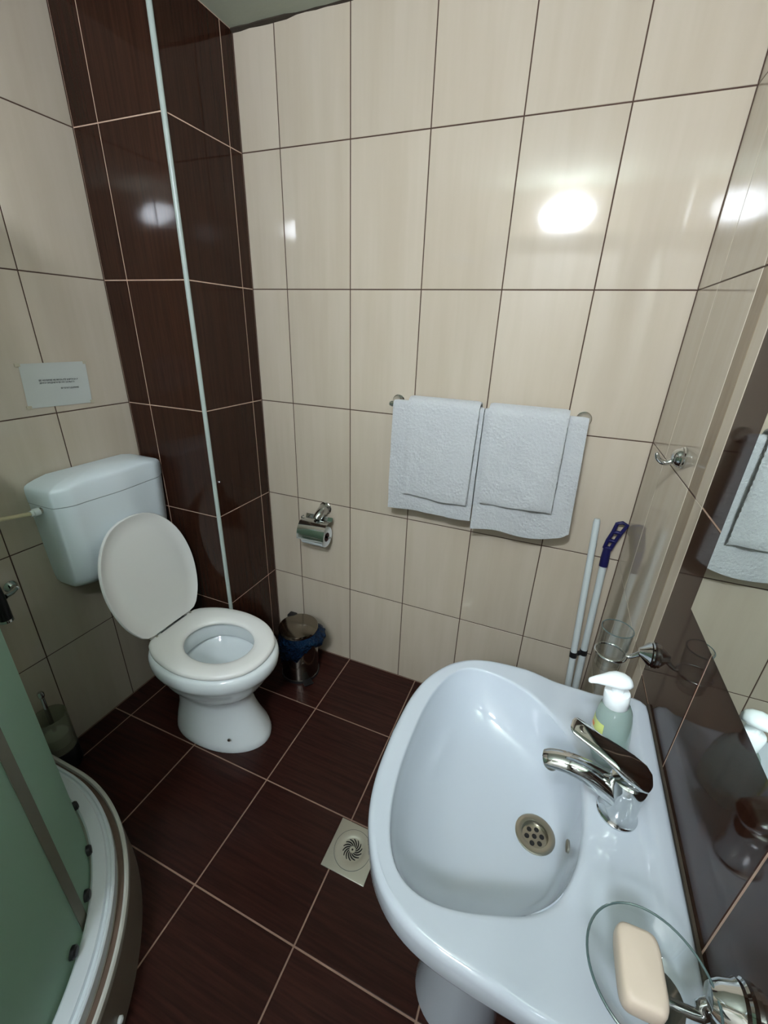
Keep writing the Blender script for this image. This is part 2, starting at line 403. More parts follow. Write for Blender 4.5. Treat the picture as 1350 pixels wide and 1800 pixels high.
oh = [(0, 0), (0, 0.248), (0.004, 0.256), (0.012, 0.261)] + [tuple(p[:2]) for p in catmull([(0.02, 0.263, 0), (0.10, 0.268, 0), (0.20, 0.269, 0), (0.29, 0.264, 0), (0.345, 0.250, 0), (0.385, 0.223, 0), (0.413, 0.186, 0), (0.434, 0.14, 0), (0.446, 0.08, 0), (0.450, 0.0, 0)], 6)]
ih = [tuple(p[:2]) for p in catmull([(0.122, 0, 0), (0.124, 0.05, 0), (0.132, 0.095, 0), (0.150, 0.138, 0), (0.182, 0.172, 0), (0.225, 0.196, 0), (0.28, 0.214, 0), (0.325, 0.218, 0), (0.36, 0.205, 0), (0.385, 0.172, 0), (0.402, 0.12, 0), (0.410, 0.06, 0), (0.412, 0, 0)], 6)]
NB = 160
OUT = polar_outline(oh, 0.215, NB); INN = polar_outline(ih, 0.215, NB)
def deck_z(d, w):
    z = 0.7985
    z += 0.011 * (1 - sm(0.026, 0.042, d))
    z -= 0.012 * sm(0.09, 0.15, abs(w)) * sm(0.035, 0.10, d) * (1 - sm(0.16, 0.24, d))
    return z
sink = thing('washbasin', (0.80, SY, 0.0), 'white ceramic washbasin on a pedestal against the dark brown tiles', 'washbasin')
mb = MB(); rings = []
def ringmix(k, dz, base=None, inset=0.0):
    r = []
    for (o, i) in zip(OUT, INN):
        d = lerp(o[0], i[0], k); w = lerp(o[1], i[1], k)
        if inset:
            vx, vy = d - 0.215, w; L = sqrt(vx * vx + vy * vy); d -= vx / L * inset; w -= vy / L * inset
            d = max(d, 0.0) if k < 0.01 else d
        r.append(basin_world(d, w, (deck_z(d, w) if base is None else base) + dz))
    return r
under = []
for sc, z in ((0.30, 0.575), (0.48, 0.600), (0.70, 0.645), (0.86, 0.700), (0.955, 0.735)):
    under.append([basin_world(max(0.0, 0.215 * 0 + lerp(0.19, o[0], sc)), o[1] * sc, z) for o in OUT])
rings += under
rings.append(ringmix(0, 0, 0.742, 0.004)); rings.append(ringmix(0, 0, 0.755, 0.0))
rings.append(ringmix(0, -0.014)); rings.append(ringmix(0, -0.006, inset=0.0012)); rings.append(ringmix(0, -0.0012, inset=0.005)); rings.append(ringmix(0, 0.0, inset=0.010))
def ringdist(dist, frac):
    r = []
    for (o, i) in zip(OUT, INN):
        L = sqrt((o[0] - i[0]) ** 2 + (o[1] - i[1]) ** 2); k = min(dist, frac * L) / L
        d = lerp(o[0], i[0], k); w = lerp(o[1], i[1], k); r.append(basin_world(d, w, deck_z(d, w)))
    return r
for dist, frac in ((0.020, 0.32), (0.028, 0.40), (0.034, 0.48), (0.040, 0.55), (0.048, 0.62)): rings.append(ringdist(dist, frac))
for k in (0.70, 0.78, 0.86, 0.93):
    rings.append(ringmix(k, 0.0))
rings.append(ringmix(0.98, -0.0015)); rings.append(ringmix(1.0, -0.005))
DRD = 0.176
PROF = [(0.0, 0.1195), (0.2, 0.116), (0.38, 0.111), (0.52, 0.105), (0.64, 0.096), (0.74, 0.084), (0.82, 0.070), (0.88, 0.054), (0.93, 0.036), (0.97, 0.018), (1.0, 0.005)]
def bprof(f):
    f = max(0.0, min(1.0, f))
    for (a0, b0), (a1, b1) in zip(PROF[:-1], PROF[1:]):
        if f <= a1: return lerp(b0, b1, (f - a0) / (a1 - a0))
    return PROF[-1][1]
for g_ in (0.985, 0.97, 0.95, 0.93, 0.905, 0.88, 0.85, 0.82, 0.78, 0.74, 0.69, 0.64, 0.58, 0.52, 0.45, 0.38, 0.29, 0.2, 0.1, 0.03):
    ring = []
    for i in INN:
        vx, vy = i[0] - DRD, i[1]; RR_ = sqrt(vx * vx + vy * vy); r = lerp(0.033, RR_, g_)
        ring.append(basin_world(DRD + vx / RR_ * r, vy / RR_ * r, 0.795 - bprof(g_)))
    rings.append(ring)
for r, z in ((0.031, 0.6745), (0.024, 0.672), (0.022, 0.640)):
    rings.append([basin_world(DRD - r * cos(2 * pi * k / NB), r * sin(2 * pi * k / NB), z) for k in range(NB)])
mb.loft(rings, True, True)
bowl = mb.build('bowl', 'porcelain', sink, smooth=50)
pd = MB(); pr = []
for z, c, a, b in ((0.0, 0.742, 0.100, 0.088), (0.03, 0.742, 0.098, 0.086), (0.10, 0.744, 0.092, 0.080), (0.25, 0.748, 0.090, 0.080), (0.40, 0.755, 0.098, 0.086), (0.52, 0.765, 0.115, 0.098), (0.605, 0.775, 0.135, 0.112)):
    pr.append([(c + a * cos(t) * (1.0 if cos(t) < 0 else 1.0), SY + b * sin(t), z) for t in [2 * pi * k / 48 for k in range(48)]])
pd.loft(pr); pd.build('pedestal', 'porcelain', sink)
# waste fitting
DX, DZ = SX - DRD, 0.6745
ws = MB(); ws.lathe([(0.0335, -0.001), (0.0335, 0.0018), (0.031, 0.0028), (0.0225, 0.0008), (0.0205, -0.006), (0.0205, -0.0062), (0.0215, -0.006)], (DX, SY, DZ + 0.001), n=40, cap0=False, cap1=False)
waste = ws.build('waste_ring', 'steel', sink)
gr = MB(); gr.lathe([(0.0205, -0.0075), (0.0205, -0.0055), (0.0005, -0.0050)], (DX, SY, DZ), n=32); gr.build('strainer', 'steel', waste)
for k in range(7):
    h = MB(); a = 2 * pi * k / 6 + 0.3; rr = 0 if k == 6 else 0.0128
    h.lathe([(0.0041, -0.0060), (0.0041, -0.0046), (0.0005, -0.0046)], (DX + rr * cos(a), SY + rr * sin(a), DZ), n=14)
    h.build('strainer_hole', 'dark_void', waste)
ov = MB(); ov.lathe([(0.010, 0.0), (0.010, 0.003)], (SX - 0.1345, SY - 0.045, 0.748), (-1, 0, 0.15), 20, sy=0.6); ov.build('overflow_hole', 'steel', sink)
# dark joint between basin and wall
jt = MB().box((SX - 0.001, SY - 0.255, 0.752), (XR - 0.0002, SY + 0.255, 0.8085)); jt.build('silicone_joint', 'mildew', sink, smooth=0)

# ------------------------------------------------------------------ mixer tap
tap = thing('mixer_tap', (0.915, -0.897, 0.7985), 'chrome single-lever mixer tap on the rear ledge of the washbasin', 'tap')
TX, TY, TZ = 0.915, -0.897, 0.7986
b_ = MB(); b_.lathe([(0.029, 0), (0.029, 0.003), (0.0262, 0.006), (0.0245, 0.020), (0.0245, 0.042), (0.0255, 0.060), (0.0262, 0.072), (0.024, 0.080), (0.016, 0.085), (0.001, 0.087)], (TX, TY, TZ), n=40)
body = b_.build('body', 'chrome', tap)
sp = catmull([(TX - 0.004, TY, TZ + 0.036), (TX - 0.030, TY, TZ + 0.051), (TX - 0.058, TY, TZ + 0.064), (TX - 0.085, TY - 0.001, TZ + 0.069), (TX - 0.108, TY - 0.001, TZ + 0.066), (TX - 0.1165, TY - 0.001, TZ + 0.061)], 5)
ns = len(sp)
MB().tube(sp, [lerp(0.021, 0.0145, k / (ns - 1)) * (1 if k < ns - 2 else 0.82) for k in range(ns)], 22, flat=[lerp(0.95, 0.72, k / (ns - 1)) for k in range(ns)]).build('spout', 'chrome', tap)
ae = MB().lathe([(0.0105, 0), (0.0105, 0.011), (0.008, 0.0115)], (TX - 0.106, TY - 0.001, TZ + 0.062), (-0.15, 0, -1), 24); ae.build('aerator', 'steel', tap)
# lever: flat paddle rising towards the user
lv = MB(); lr = []
for (t, w, h0, h1) in ((0.0, 0.008, 0.002, 0.012), (0.03, 0.017, 0.0, 0.016), (0.10, 0.0225, -0.001, 0.018), (0.25, 0.0245, -0.001, 0.0175), (0.45, 0.022, 0.002, 0.0155), (0.65, 0.0185, 0.005, 0.0135), (0.85, 0.0180, 0.007, 0.0130), (0.95, 0.0165, 0.0075, 0.0126), (0.985, 0.0125, 0.008, 0.0120), (1.0, 0.006, 0.0088, 0.0110)):
    c = V(lerp(0.938, 0.820, t), lerp(-0.901, -0.880, t), TZ + lerp(0.078, 0.124, t ** 0.9))
    u = V(-0.175, -0.985, 0).normalized(); nn = V(0.36, -0.04, 0.93).normalized()
    ring = []
    for k in range(20):
        a = 2 * pi * k / 20; cw = (abs(cos(a)) ** 0.7) * (1 if cos(a) >= 0 else -1); ch = (abs(sin(a)) ** 0.7) * (1 if sin(a) >= 0 else -1)
        ring.append(c + u * w * cw + nn * ((h0 + h1) / 2 + (h1 - h0) / 2 * ch))
    lr.append(ring)
lv.loft(lr); lever = lv.build('lever', 'chrome', tap, smooth=45)
c = V(lerp(0.938, 0.820, 0.86), lerp(-0.901, -0.880, 0.86), TZ + lerp(0.078, 0.124, 0.86 ** 0.9)) + V(0.36, -0.04, 0.93).normalized() * 0.0126
MB().lathe([(0.0062, 0.0), (0.0062, 0.0006), (0.0045, 0.0003), (0.0005, 0.0003)], c, (0.36, -0.04, 0.93), 24).build('lever_mark', 'steel', lever)

# ------------------------------------------------------------------ soap bottle
BX, BY, BZ = 0.911, -0.786, 0.7965
BS = 1.16
ax = V(-0.12, 0.0, 1.0).normalized()
bottle = thing('soap_bottle', (BX, BY, BZ), 'clear pump bottle of pale green liquid soap on the washbasin corner', 'bottle')
us_ = V(0.35, 0.94, 0.0); us_ = (us_ - ax * us_.dot(ax)).normalized(); ws_ = ax.cross(us_).normalized()
def orings(prof, n=36, q=2.4):
    out = []
    for h, a, b in prof:
        ring = []
        for k in range(n):
            t = 2 * pi * k / n
            cx_ = (abs(cos(t)) ** (2 / q)) * (1 if cos(t) >= 0 else -1); sx_ = (abs(sin(t)) ** (2 / q)) * (1 if sin(t) >= 0 else -1)
            ring.append(V(BX, BY, BZ) + (ax * h + us_ * (a * cx_) + ws_ * (b * sx_)) * BS)
        out.append(ring)
    return out
MB().loft(orings([(0.0, 0.026, 0.018), (0.002, 0.031, 0.022), (0.010, 0.034, 0.024), (0.035, 0.036, 0.025), (0.060, 0.0355, 0.0245), (0.078, 0.032, 0.023), (0.090, 0.025, 0.020), (0.097, 0.0165, 0.0155), (0.101, 0.013, 0.013)])).build('body', 'bottle', bottle)
o_ = V(BX, BY, BZ)
MB().lathe([(a_ * BS, b_ * BS) for a_, b_ in [(0.0165, 0.098), (0.0172, 0.099), (0.0172, 0.119), (0.0162, 0.121), (0.010, 0.1215)]], o_, ax, 32).build('collar', 'white_plastic', bottle)
MB().lathe([(a_ * BS, b_ * BS) for a_, b_ in [(0.0082, 0.121), (0.0082, 0.134)]], o_, ax, 24).build('pump_stem', 'white_plastic', bottle)
ph = MB(); rr_ = []
for (t, w, lo_, hi_) in ((-0.018, 0.004, 0.134, 0.142), (-0.016, 0.009, 0.1325, 0.146), (-0.010, 0.0135, 0.132, 0.149), (0.0, 0.0155, 0.132, 0.1505), (0.010, 0.0135, 0.1325, 0.1495), (0.020, 0.0095, 0.1335, 0.147), (0.032, 0.006, 0.1345, 0.144), (0.040, 0.0042, 0.134, 0.1405), (0.042, 0.002, 0.1345, 0.1385)):
    d_ = V(-0.92, -0.30, 0).normalized(); e_ = V(0.30, -0.92, 0).normalized()
    t, w, lo_, hi_ = t * BS, w * BS, lo_ * BS, hi_ * BS
    c = o_ + ax * ((lo_ + hi_) / 2) + d_ * t
    rr_.append([c + e_ * (w * cos(2 * pi * k / 20)) + ax * ((hi_ - lo_) / 2 * sin(2 * pi * k / 20)) for k in range(20)])
ph.loft(rr_); ph.build('pump_head', 'white_plastic', bottle, smooth=60)
def label_patch(h0, h1, a0, a1, off):
    m = MB(); rows = []
    for i in range(7):
        h = lerp(h0, h1, i / 6); row = []
        pa = 0.0358; pb = 0.0250
        f = 1.0 if h < 0.06 else lerp(1.0, 0.90, (h - 0.06) / 0.018)
        if h < 0.035: f = lerp(0.955, 1.0, (h - 0.010) / 0.025)
        for j in range(9):
            t = lerp(a0, a1, j / 8); q = 2.4
            cx_ = (abs(cos(t)) ** (2 / q)) * (1 if cos(t) >= 0 else -1); sx_ = (abs(sin(t)) ** (2 / q)) * (1 if sin(t) >= 0 else -1)
            row.append(o_ + (ax * h + us_ * ((pa * f + off) * cx_) + ws_ * ((pb * f + off) * sx_)) * BS)
        rows.append(row)
    m.loft(rows, False, False, close=False); return m
lb = label_patch(0.028, 0.080, pi * 0.60, pi * 0.96, 0.0005).build('label', 'label_green', bottle)
label_patch(0.044, 0.064, pi * 0.62, pi * 0.90, 0.0008).build('label_band', 'label_white', lb)
label_patch(0.048, 0.052, pi * 0.64, pi * 0.86, 0.0011).build('label_print', 'label_black', lb)
label_patch(0.056, 0.060, pi * 0.70, pi * 0.88, 0.0011).build('label_print', 'label_black', lb)
label_patch(0.066, 0.071, pi * 0.66, pi * 0.76, 0.0011).build('label_print', 'label_orange', lb)

# ------------------------------------------------------------------ mirror and wall fittings on the right wall
mir = thing('wall_mirror', (XR, -0.98, 1.06), 'frameless mirror on the dark brown tiles above the washbasin', 'mirror')
mp_ = [(-0.679, 1.060), (-0.679, 1.72), (-0.76, 1.80), (-1.20, 1.80), (-1.28, 1.72), (-1.28, 1.068)]
MB().loft([[(XR - 0.0005, y, z) for y, z in mp_], [(XR - 0.0060, y, z) for y, z in mp_]]).build('glass_back', 'mirror_edge', mir, smooth=0)
MB().loft([[(XR - 0.0061, y + (0.001 if y < -1 else -0.001), z + (0.001 if z < 1.3 else -0.001)) for y, z in mp_], [(XR - 0.0066, y + (0.001 if y < -1 else -0.001), z + (0.001 if z < 1.3 else -0.001)) for y, z in mp_]]).build('mirror_face', 'mirror', mir, smooth=0)

ROSE = [(0.024, 0.0), (0.0245, 0.004), (0.022, 0.006), (0.0225, 0.009), (0.020, 0.012), (0.0195, 0.015)]
hook = thing('robe_hook', (XR, -0.345, 1.24), 'small chrome robe hook on the cream strip of the right wall', 'hook')
MB().lathe(ROSE + [(0.016, 0.020), (0.010, 0.024), (0.001, 0.025)], (XR, -0.345, 1.240), (-1, 0, 0), 32).build('rosette', 'chrome', hook)
MB().tube(catmull([(XR - 0.016, -0.345, 1.234), (XR - 0.028, -0.345, 1.226), (XR - 0.040, -0.345, 1.226), (XR - 0.050, -0.345, 1.234), (XR - 0.054, -0.345, 1.246)], 5), [0.0062] * 12 + [0.0058, 0.0056, 0.0054, 0.0052, 0.005, 0.0048, 0.0046, 0.004, 0.0022][:9], 14).build('hook_arm', 'chrome', hook)

# tumbler holder and tumbler
GXc, GYc, GZ0 = 0.916, -0.576, 0.819
th = thing('tumbler_holder', (XR, -0.576, 0.879), 'chrome ring holder with a drinking glass beside the mirror', 'holder')
MB().lathe([(0.026, 0.0), (0.0265, 0.004), (0.024, 0.006), (0.0245, 0.009), (0.020, 0.014), (0.012, 0.022), (0.008, 0.028)], (XR, -0.576, 0.877), (-1, 0, 0), 32).build('rosette', 'chrome', th)
MB().tube(catmull([(XR - 0.020, -0.576, 0.876), (XR - 0.030, -0.576, 0.866), (XR - 0.040, -0.576, 0.858), (GXc + 0.0305, -0.576, 0.856)], 4), [0.0075, 0.0068, 0.006, 0.0055, 0.005, 0.0048, 0.0045, 0.0045, 0.0045, 0.0045, 0.0045, 0.0045, 0.0045], 12).build('arm', 'chrome', th)
rg = [(GXc + 0.0300 * cos(2 * pi * k / 40), GYc + 0.0300 * sin(2 * pi * k / 40), 0.856) for k in range(41)]
MB().tube(rg, 0.0028, 10, cap=False).build('ring', 'chrome', th)
tb = MB()
tb.lathe([(0.0225, 0.0), (0.0245, 0.003), (0.0262, 0.037), (0.0300, 0.060), (0.0310, 0.100), (0.0303, 0.1005), (0.0296, 0.100), (0.0283, 0.060), (0.0245, 0.034), (0.0228, 0.013), (0.001, 0.011)], (GXc, GYc, GZ0), n=40)
tmb = tb.build('drinking_glass', 'glass'); MB().tube([(GXc + 0.0304 * cos(2 * pi * k / 44), GYc + 0.0304 * sin(2 * pi * k / 44), GZ0 + 0.1003) for k in range(45)], 0.0010, 8, cap=False).build('rim', 'glass_rim', tmb)
tag(tmb, 'clear empty drinking glass sitting in the chrome ring holder', 'glass')

# soap dish holder, dish, soap
SDX, SDY, SDZ = 0.906, -1.132, 0.884
sh = thing('soap_dish_holder', (XR, -1.118, 0.880), 'chrome bracket holding a glass soap dish over the washbasin edge', 'holder')
MB().lathe([(0.026, 0.0), (0.0265, 0.004), (0.024, 0.006), (0.0245, 0.010), (0.022, 0.014), (0.018, 0.024), (0.012, 0.032), (0.001, 0.034)], (XR, -1.120, 0.880), (-1, 0, 0), 32).build('rosette', 'chrome', sh)
MB().tube(catmull([(XR - 0.026, -1.120, 0.876), (XR - 0.036, -1.124, 0.868), (SDX + 0.052, -1.130, 0.862), (SDX + 0.012, SDY, 0.8605)], 4), 0.0055, 12).build('arm', 'chrome', sh)
MB().lathe([(0.022, -0.004), (0.026, -0.001), (0.026, 0.0005)], (SDX + 0.012, SDY, 0.8625), n=28).build('cradle', 'chrome', sh)
ds = MB(); ds.lathe([(0.001, 0.0), (0.030, 0.0), (0.036, 0.003), (0.045, 0.010), (0.055, 0.020), (0.060, 0.027), (0.0595, 0.0285), (0.058, 0.0283), (0.052, 0.0215), (0.043, 0.0125), (0.035, 0.0062), (0.029, 0.0042), (0.001, 0.004)], (SDX, SDY, 0.8635), n=48)
dish = ds.build('soap_dish', 'dish_glass'); MB().tube([(SDX + 0.0590 * cos(2 * pi * k / 56), SDY + 0.0590 * sin(2 * pi * k / 56), 0.8635 + 0.0284) for k in range(57)], 0.0013, 8, cap=False).build('rim', 'glass_rim', dish)
tag(dish, 'shallow round clear glass soap dish with a soap bar in it', 'dish')
so = MB(); bm_c = V(0.8985, -1.1275, 0.0)
sr = []
for z, k in ((0.8685, 0.86), (0.871, 0.94), (0.878, 1.0), (0.886, 1.0), (0.8925, 0.96), (0.8955, 0.86), (0.8965, 0.7)):
    ring = []
    for j in range(40):
        t = 2 * pi * j / 40; q = 5.0
        a = (abs(cos(t)) ** (2 / q)) * (1 if cos(t) >= 0 else -1); b = (abs(sin(t)) ** (2 / q)) * (1 if sin(t) >= 0 else -1)
        p = V(a * 0.0215 * k, b * (0.034 * (1 - (1 - k) * 0.6)), 0); p.rotate(Matrix.Rotation(radians(2), 3, 'Z'))
        ring.append((bm_c.x + p.x, bm_c.y + p.y, z))
    sr.append(ring)
so.loft(sr); tag(so.build('soap_bar', 'soap', smooth=50), 'cream coloured rectangular bar of soap lying in the glass dish', 'soap')

# ------------------------------------------------------------------ towel bar and towels
BYB, BZB = -0.068, 1.247
bar = thing('towel_bar', (0.49, 0.0, BZB), 'chrome towel bar on the cream back wall, mostly under towels', 'towel bar')
for x in (0.193, 0.795):
    MB().lathe([(0.022, 0.0), (0.0225, 0.004), (0.020, 0.006), (0.0205, 0.009), (0.015, 0.016), (0.009, 0.028), (0.009, 0.068)], (x, 0.0, BZB), (0, -1, 0), 28).build('bracket', 'chrome', bar)
MB().tube([(0.186, BYB, BZB), (0.802, BYB, BZB)], 0.007, 16).build('rod', 'chrome', bar)
def towel(name, label, x0, x1, r, bot, back, th, seed, wav=0.004, round_c=0.0, taper=(0, 0), scallop=0.0):
    rnd = random.Random(seed); ph1, ph2, ph3 = [rnd.uniform(0, 6.28) for _ in range(3)]
    nu = 44; path = []
    zb = BZB
    for k in range(9): path.append((BYB + r, lerp(back, zb, k / 8.0), 0))
    for k in range(1, 8):
        a = pi * k / 8; path.append((BYB + r * cos(a), zb + r * sin(a), 0))
    nf = 34
    for k in range(nf + 1): path.append((BYB - r, zb, k / nf))
    def cen(i, j):
        u = i / (nu - 1); x = lerp(x0, x1, u); y, z, f = path[j]
        if j >= 16:
            zb_ = bot(u)
            if round_c: zb_ += round_c * (sm(0.90, 1.0, u) ** 2)
            z = lerp(BZB, zb_, f)
            nz = noise.noise(Vector((u * 5 + seed * 3.1, f * 6, seed))) * 0.0035 + noise.noise(Vector((u * 14 + seed, f * 15, seed * 2.0))) * 0.0016
            y -= wav * f * (1 + sin(u * 7 + ph1 + f * 1.5)) * 0.8 + (0.0015 * sin(u * 19 + ph2 + f * 6) + max(-0.002, nz) + 0.0015) * min(1, f * 3)
            x += taper[0] * f * (1 - u) + taper[1] * f * u
            if scallop and u > 0.97: x += scallop * sin(f * 95)
        return Vector((x, y, z))
    npth = len(path)
    def nrm(j):
        a = path[max(j - 1, 0)]; b = path[min(j + 1, npth - 1)]
        if j <= 8: return Vector((0, 1, 0))
        if j >= 16: return Vector((0, -1, 0))
        an = pi * (j - 8) / 8; return Vector((0, cos(an), sin(an)))
    rings = []
    for i in range(nu):
        e = min(i, nu - 1 - i); k_ = (0.45, 0.8, 1.0)[min(e, 2)]
        t = th / 2 * k_
        o1 = []; o2 = []
        for j in range(npth):
            ee = min(j, npth - 1 - j); kk = (0.5, 0.85, 1.0)[min(ee, 2)]
            c = cen(i, j); n_ = nrm(j)
            o1.append(c + n_ * t * kk); o2.append(c - n_ * t * kk)
        rings.append(o1 + list(reversed(o2)))
    m = MB(); m.loft(rings)
    return tag(m.build(name, 'towel', smooth=60), label, 'towel', 'white towels on the bar')
towel('bath_towel', 'large white towel on the bar, left one, dimpled weave showing at its side', 0.203, 0.506, 0.0125, lambda u: 0.874 + 0.008 * u + 0.003 * sin(u * 5), 0.93, 0.008, 1, wav=0.003, taper=(-0.004, -0.002))
towel('bath_towel', 'large white towel on the bar, right one, hanging lowest with wavy hem', 0.5085, 0.806, 0.0125, lambda u: 0.853 + 0.022 * sm(0.1, 1.0, u) + 0.010 * sin(u * 7.5), 0.93, 0.008, 2, wav=0.004, round_c=0.014, taper=(0.0, 0.014))
towel('hand_towel', 'small white embossed towel folded over the left bath towel', 0.260, 0.494, 0.0285, lambda u: 0.948 - 0.006 * u - 0.004 * sin(u * 3), 1.10, 0.011, 3, wav=0.007, taper=(0.002, -0.006), scallop=0.0012)
towel('hand_towel', 'small white embossed towel folded over the right bath towel', 0.522, 0.752, 0.0285, lambda u: 0.962 - 0.004 * sin(u * 6), 1.10, 0.011, 4, wav=0.007, taper=(0.008, 0.004), scallop=0.0012)

# ------------------------------------------------------------------ toilet paper holder
tp = thing('toilet_paper_holder', (-0.113, 0.0, 0.78), 'chrome toilet paper holder with a curved cover on the cream wall', 'holder')
MB().lathe([(0.027, 0.0), (0.0275, 0.005), (0.0245, 0.007), (0.025, 0.011), (0.0215, 0.016), (0.019, 0.022)], (-0.113, 0.0, 0.778), (0, -1, 0), 32).build('rosette', 'chrome', tp)
MB().tube(catmull([(-0.113, -0.018, 0.778), (-0.116, -0.040, 0.770), (-0.120, -0.056, 0.758), (-0.122, -0.064, 0.748)], 4), [0.0215, 0.0215, 0.021, 0.0205, 0.020, 0.0195, 0.019, 0.0185, 0.018, 0.0175, 0.017, 0.0165, 0.013], 20).build('arm', 'chrome', tp)
RCY, RCZ, RR = -0.062, 0.676, 0.044
cov = MB(); rr_ = []
prof = [(-0.030, 0.752)] + [(RCY - 0.002, 0.750)]
for k in range(11):
    a = radians(lerp(62, 186, k / 10)); prof.append((RCY + (RR + 0.012) * cos(a) * 0.95, RCZ + (RR + 0.012) * sin(a) * (1.22 if sin(a) > 0 else 1.0)))
prof = [prof[0]] + prof[2:]
for x in (-0.190, -0.188, -0.066, -0.064):
    ring = [(x, y, z) for y, z in prof] + [(x, y + 0.0016 * (1 if i > 3 else 0.3), z - 0.0016 * (1 if i < 6 else 0.2)) for i, (y, z) in reversed(list(enumerate(prof)))]
    rr_.append(ring)
cov.loft(rr_); cv = cov.build('cover', 'chrome', tp, smooth=40)
for dz in (-0.016, -0.010):
    MB().tube([(-0.180, RCY - (RR + 0.012) * 0.955, RCZ - 0.004 - dz), (-0.078, RCY - (RR + 0.012) * 0.955, RCZ - 0.004 - dz)], 0.0012, 8).build('cover_ridge', 'chrome', cv)
MB().tube([(-0.196, RCY, RCZ), (-0.060, RCY, RCZ)], 0.004, 10).build('roll_pin', 'chrome', tp)
MB().tube([(-0.194, RCY, RCZ), (-0.194, RCY, 0.748), (-0.185, RCY + 0.004, 0.752)], 0.003, 8).build('side_wire', 'chrome', tp)
rl = thing('toilet_roll', (-0.127, RCY, RCZ - RR), 'white toilet paper roll under the chrome cover', 'toilet roll')
pm_ = MB(); pm_.lathe([(0.0195, 0.0), (RR - 0.001, 0.0), (RR, 0.001), (RR, 0.101), (RR - 0.001, 0.102), (0.0195, 0.102), (0.0195, 0.0)], (-0.178, RCY, RCZ), (1, 0, 0), 40, cap0=False, cap1=False); pm_.build('paper', 'tissue', rl)
cr = MB(); cr.lathe([(0.0195, -0.0004), (0.0195, 0.1024), (0.0182, 0.1024), (0.0182, -0.0004), (0.0195, -0.0004)], (-0.178, RCY, RCZ), (1, 0, 0), 30, cap0=False, cap1=False); cr.build('cardboard_core', 'cardboard', rl)

# ------------------------------------------------------------------ toilet
TYC = -0.523
def egg(xb, xf, hw, z, n=56, xm=None, q=2.5):
    xm = xb + (xf - xb) * 0.46 if xm is None else xm
    r = []
    for k in range(n):
        t = 2 * pi * k / n; c_, s_ = cos(t), sin(t)
        if c_ >= 0: x = xm + (xf - xm) * c_; y = hw * s_
        else:
            x = xm - (xm - xb) * (abs(c_) ** (2 / q)); y = hw * (abs(s_) ** (2 / q)) * (1 if s_ >= 0 else -1)
        r.append((x, TYC + y, z))
    return r
toilet = thing('toilet', (-0.30, TYC, 0.0), 'white floor-standing toilet with its seat lid raised', 'toilet')
pan = MB(); rings = []
for z, xb, xf, hw in ((0.0, -0.495, -0.094, 0.124), (0.012, -0.495, -0.092, 0.126), (0.03, -0.492, -0.099, 0.122), (0.07, -0.486, -0.124, 0.110), (0.12, -0.474, -0.146, 0.098), (0.17, -0.472, -0.162, 0.094), (0.205, -0.472, -0.160, 0.100), (0.215, -0.472, -0.152, 0.110), (0.235, -0.474, -0.135, 0.124), (0.265, -0.480, -0.108, 0.143), (0.30, -0.488, -0.086, 0.158), (0.328, -0.495, -0.074, 0.166), (0.334, -0.498, -0.068, 0.171), (0.342, -0.503, -0.056, 0.179), (0.360, -0.508, -0.046, 0.185), (0.380, -0.511, -0.043, 0.187), (0.394, -0.512, -0.045, 0.185), (0.402, -0.510, -0.050, 0.181), (0.406, -0.505, -0.058, 0.173),
                     (0.406, -0.42, -0.110, 0.130), (0.402, -0.410, -0.117, 0.122), (0.392, -0.406, -0.118, 0.120), (0.344, -0.403, -0.121, 0.118), (0.339, -0.405, -0.119, 0.120), (0.3385, -0.427, -0.095, 0.143), (0.328, -0.427, -0.095, 0.141), (0.320, -0.419, -0.103, 0.132), (0.300, -0.405, -0.125, 0.118), (0.275, -0.392, -0.165, 0.094), (0.24, -0.378, -0.215, 0.066), (0.215, -0.365, -0.26, 0.044), (0.19, -0.355, -0.28, 0.034)):
    rings.append(egg(xb, xf, hw, z))
pan.loft(rings); panm = pan.build('pan', 'pan_porcelain', toilet, smooth=50)
wtr = MB(); wtr.loft([egg(-0.372, -0.235, 0.054, 0.228), egg(-0.371, -0.237, 0.053, 0.2285)]); wtr.build('water', 'glass', panm)
MB().lathe([(0.006, 0.0), (0.006, 0.003), (0.003, 0.004)], (-0.185, TYC - 0.0985, 0.068), (0.25, -1, 0.15), 14).build('fixing_cap', 'steel', panm)
MB().tube(catmull([(-0.69, TYC, 0.65), (-0.69, TYC, 0.45), (-0.675, TYC, 0.385), (-0.62, TYC, 0.36), (-0.50, TYC, 0.36)], 6), 0.022, 18).build('flush_pipe', 'white_plastic', toilet)
# seat ring
st = MB(); sr = []
SO = (-0.492, -0.062, 0.172); SI = (-0.388, -0.142, 0.098)
SEAT_H = [(0.0, 0.0), (0.0, 0.060), (0.002, 0.098), (0.022, 0.124), (0.09, 0.158), (0.19, 0.175), (0.28, 0.166), (0.35, 0.138), (0.40, 0.095), (0.424, 0.048), (0.430, 0.0)]
def seat_outline(n=64, x0=-0.492, L=0.430, hw=0.175):
    h = [(x, y) for x, y, z in [tuple(p) for p in catmull([(a, b, 0) for a, b in SEAT_H], 5)]]
    po = polar_outline(h, 0.20, n)
    return [(x0 + d * L / 0.430, w * hw / 0.175) for d, w in po]
SOUT = seat_outline()
def segg(k, z):
    inn = []
    for d, w in [(p[0], p[1]) for p in SOUT]:
        vx, vy = d + 0.266, w; L = atan2(vy / 0.104, vx / 0.130)
        inn.append((-0.266 + 0.130 * cos(L), 0.104 * sin(L)))
    return [(lerp(o[0], i[0], k), TYC + lerp(o[1], i[1], k), z) for o, i in zip(SOUT, inn)]
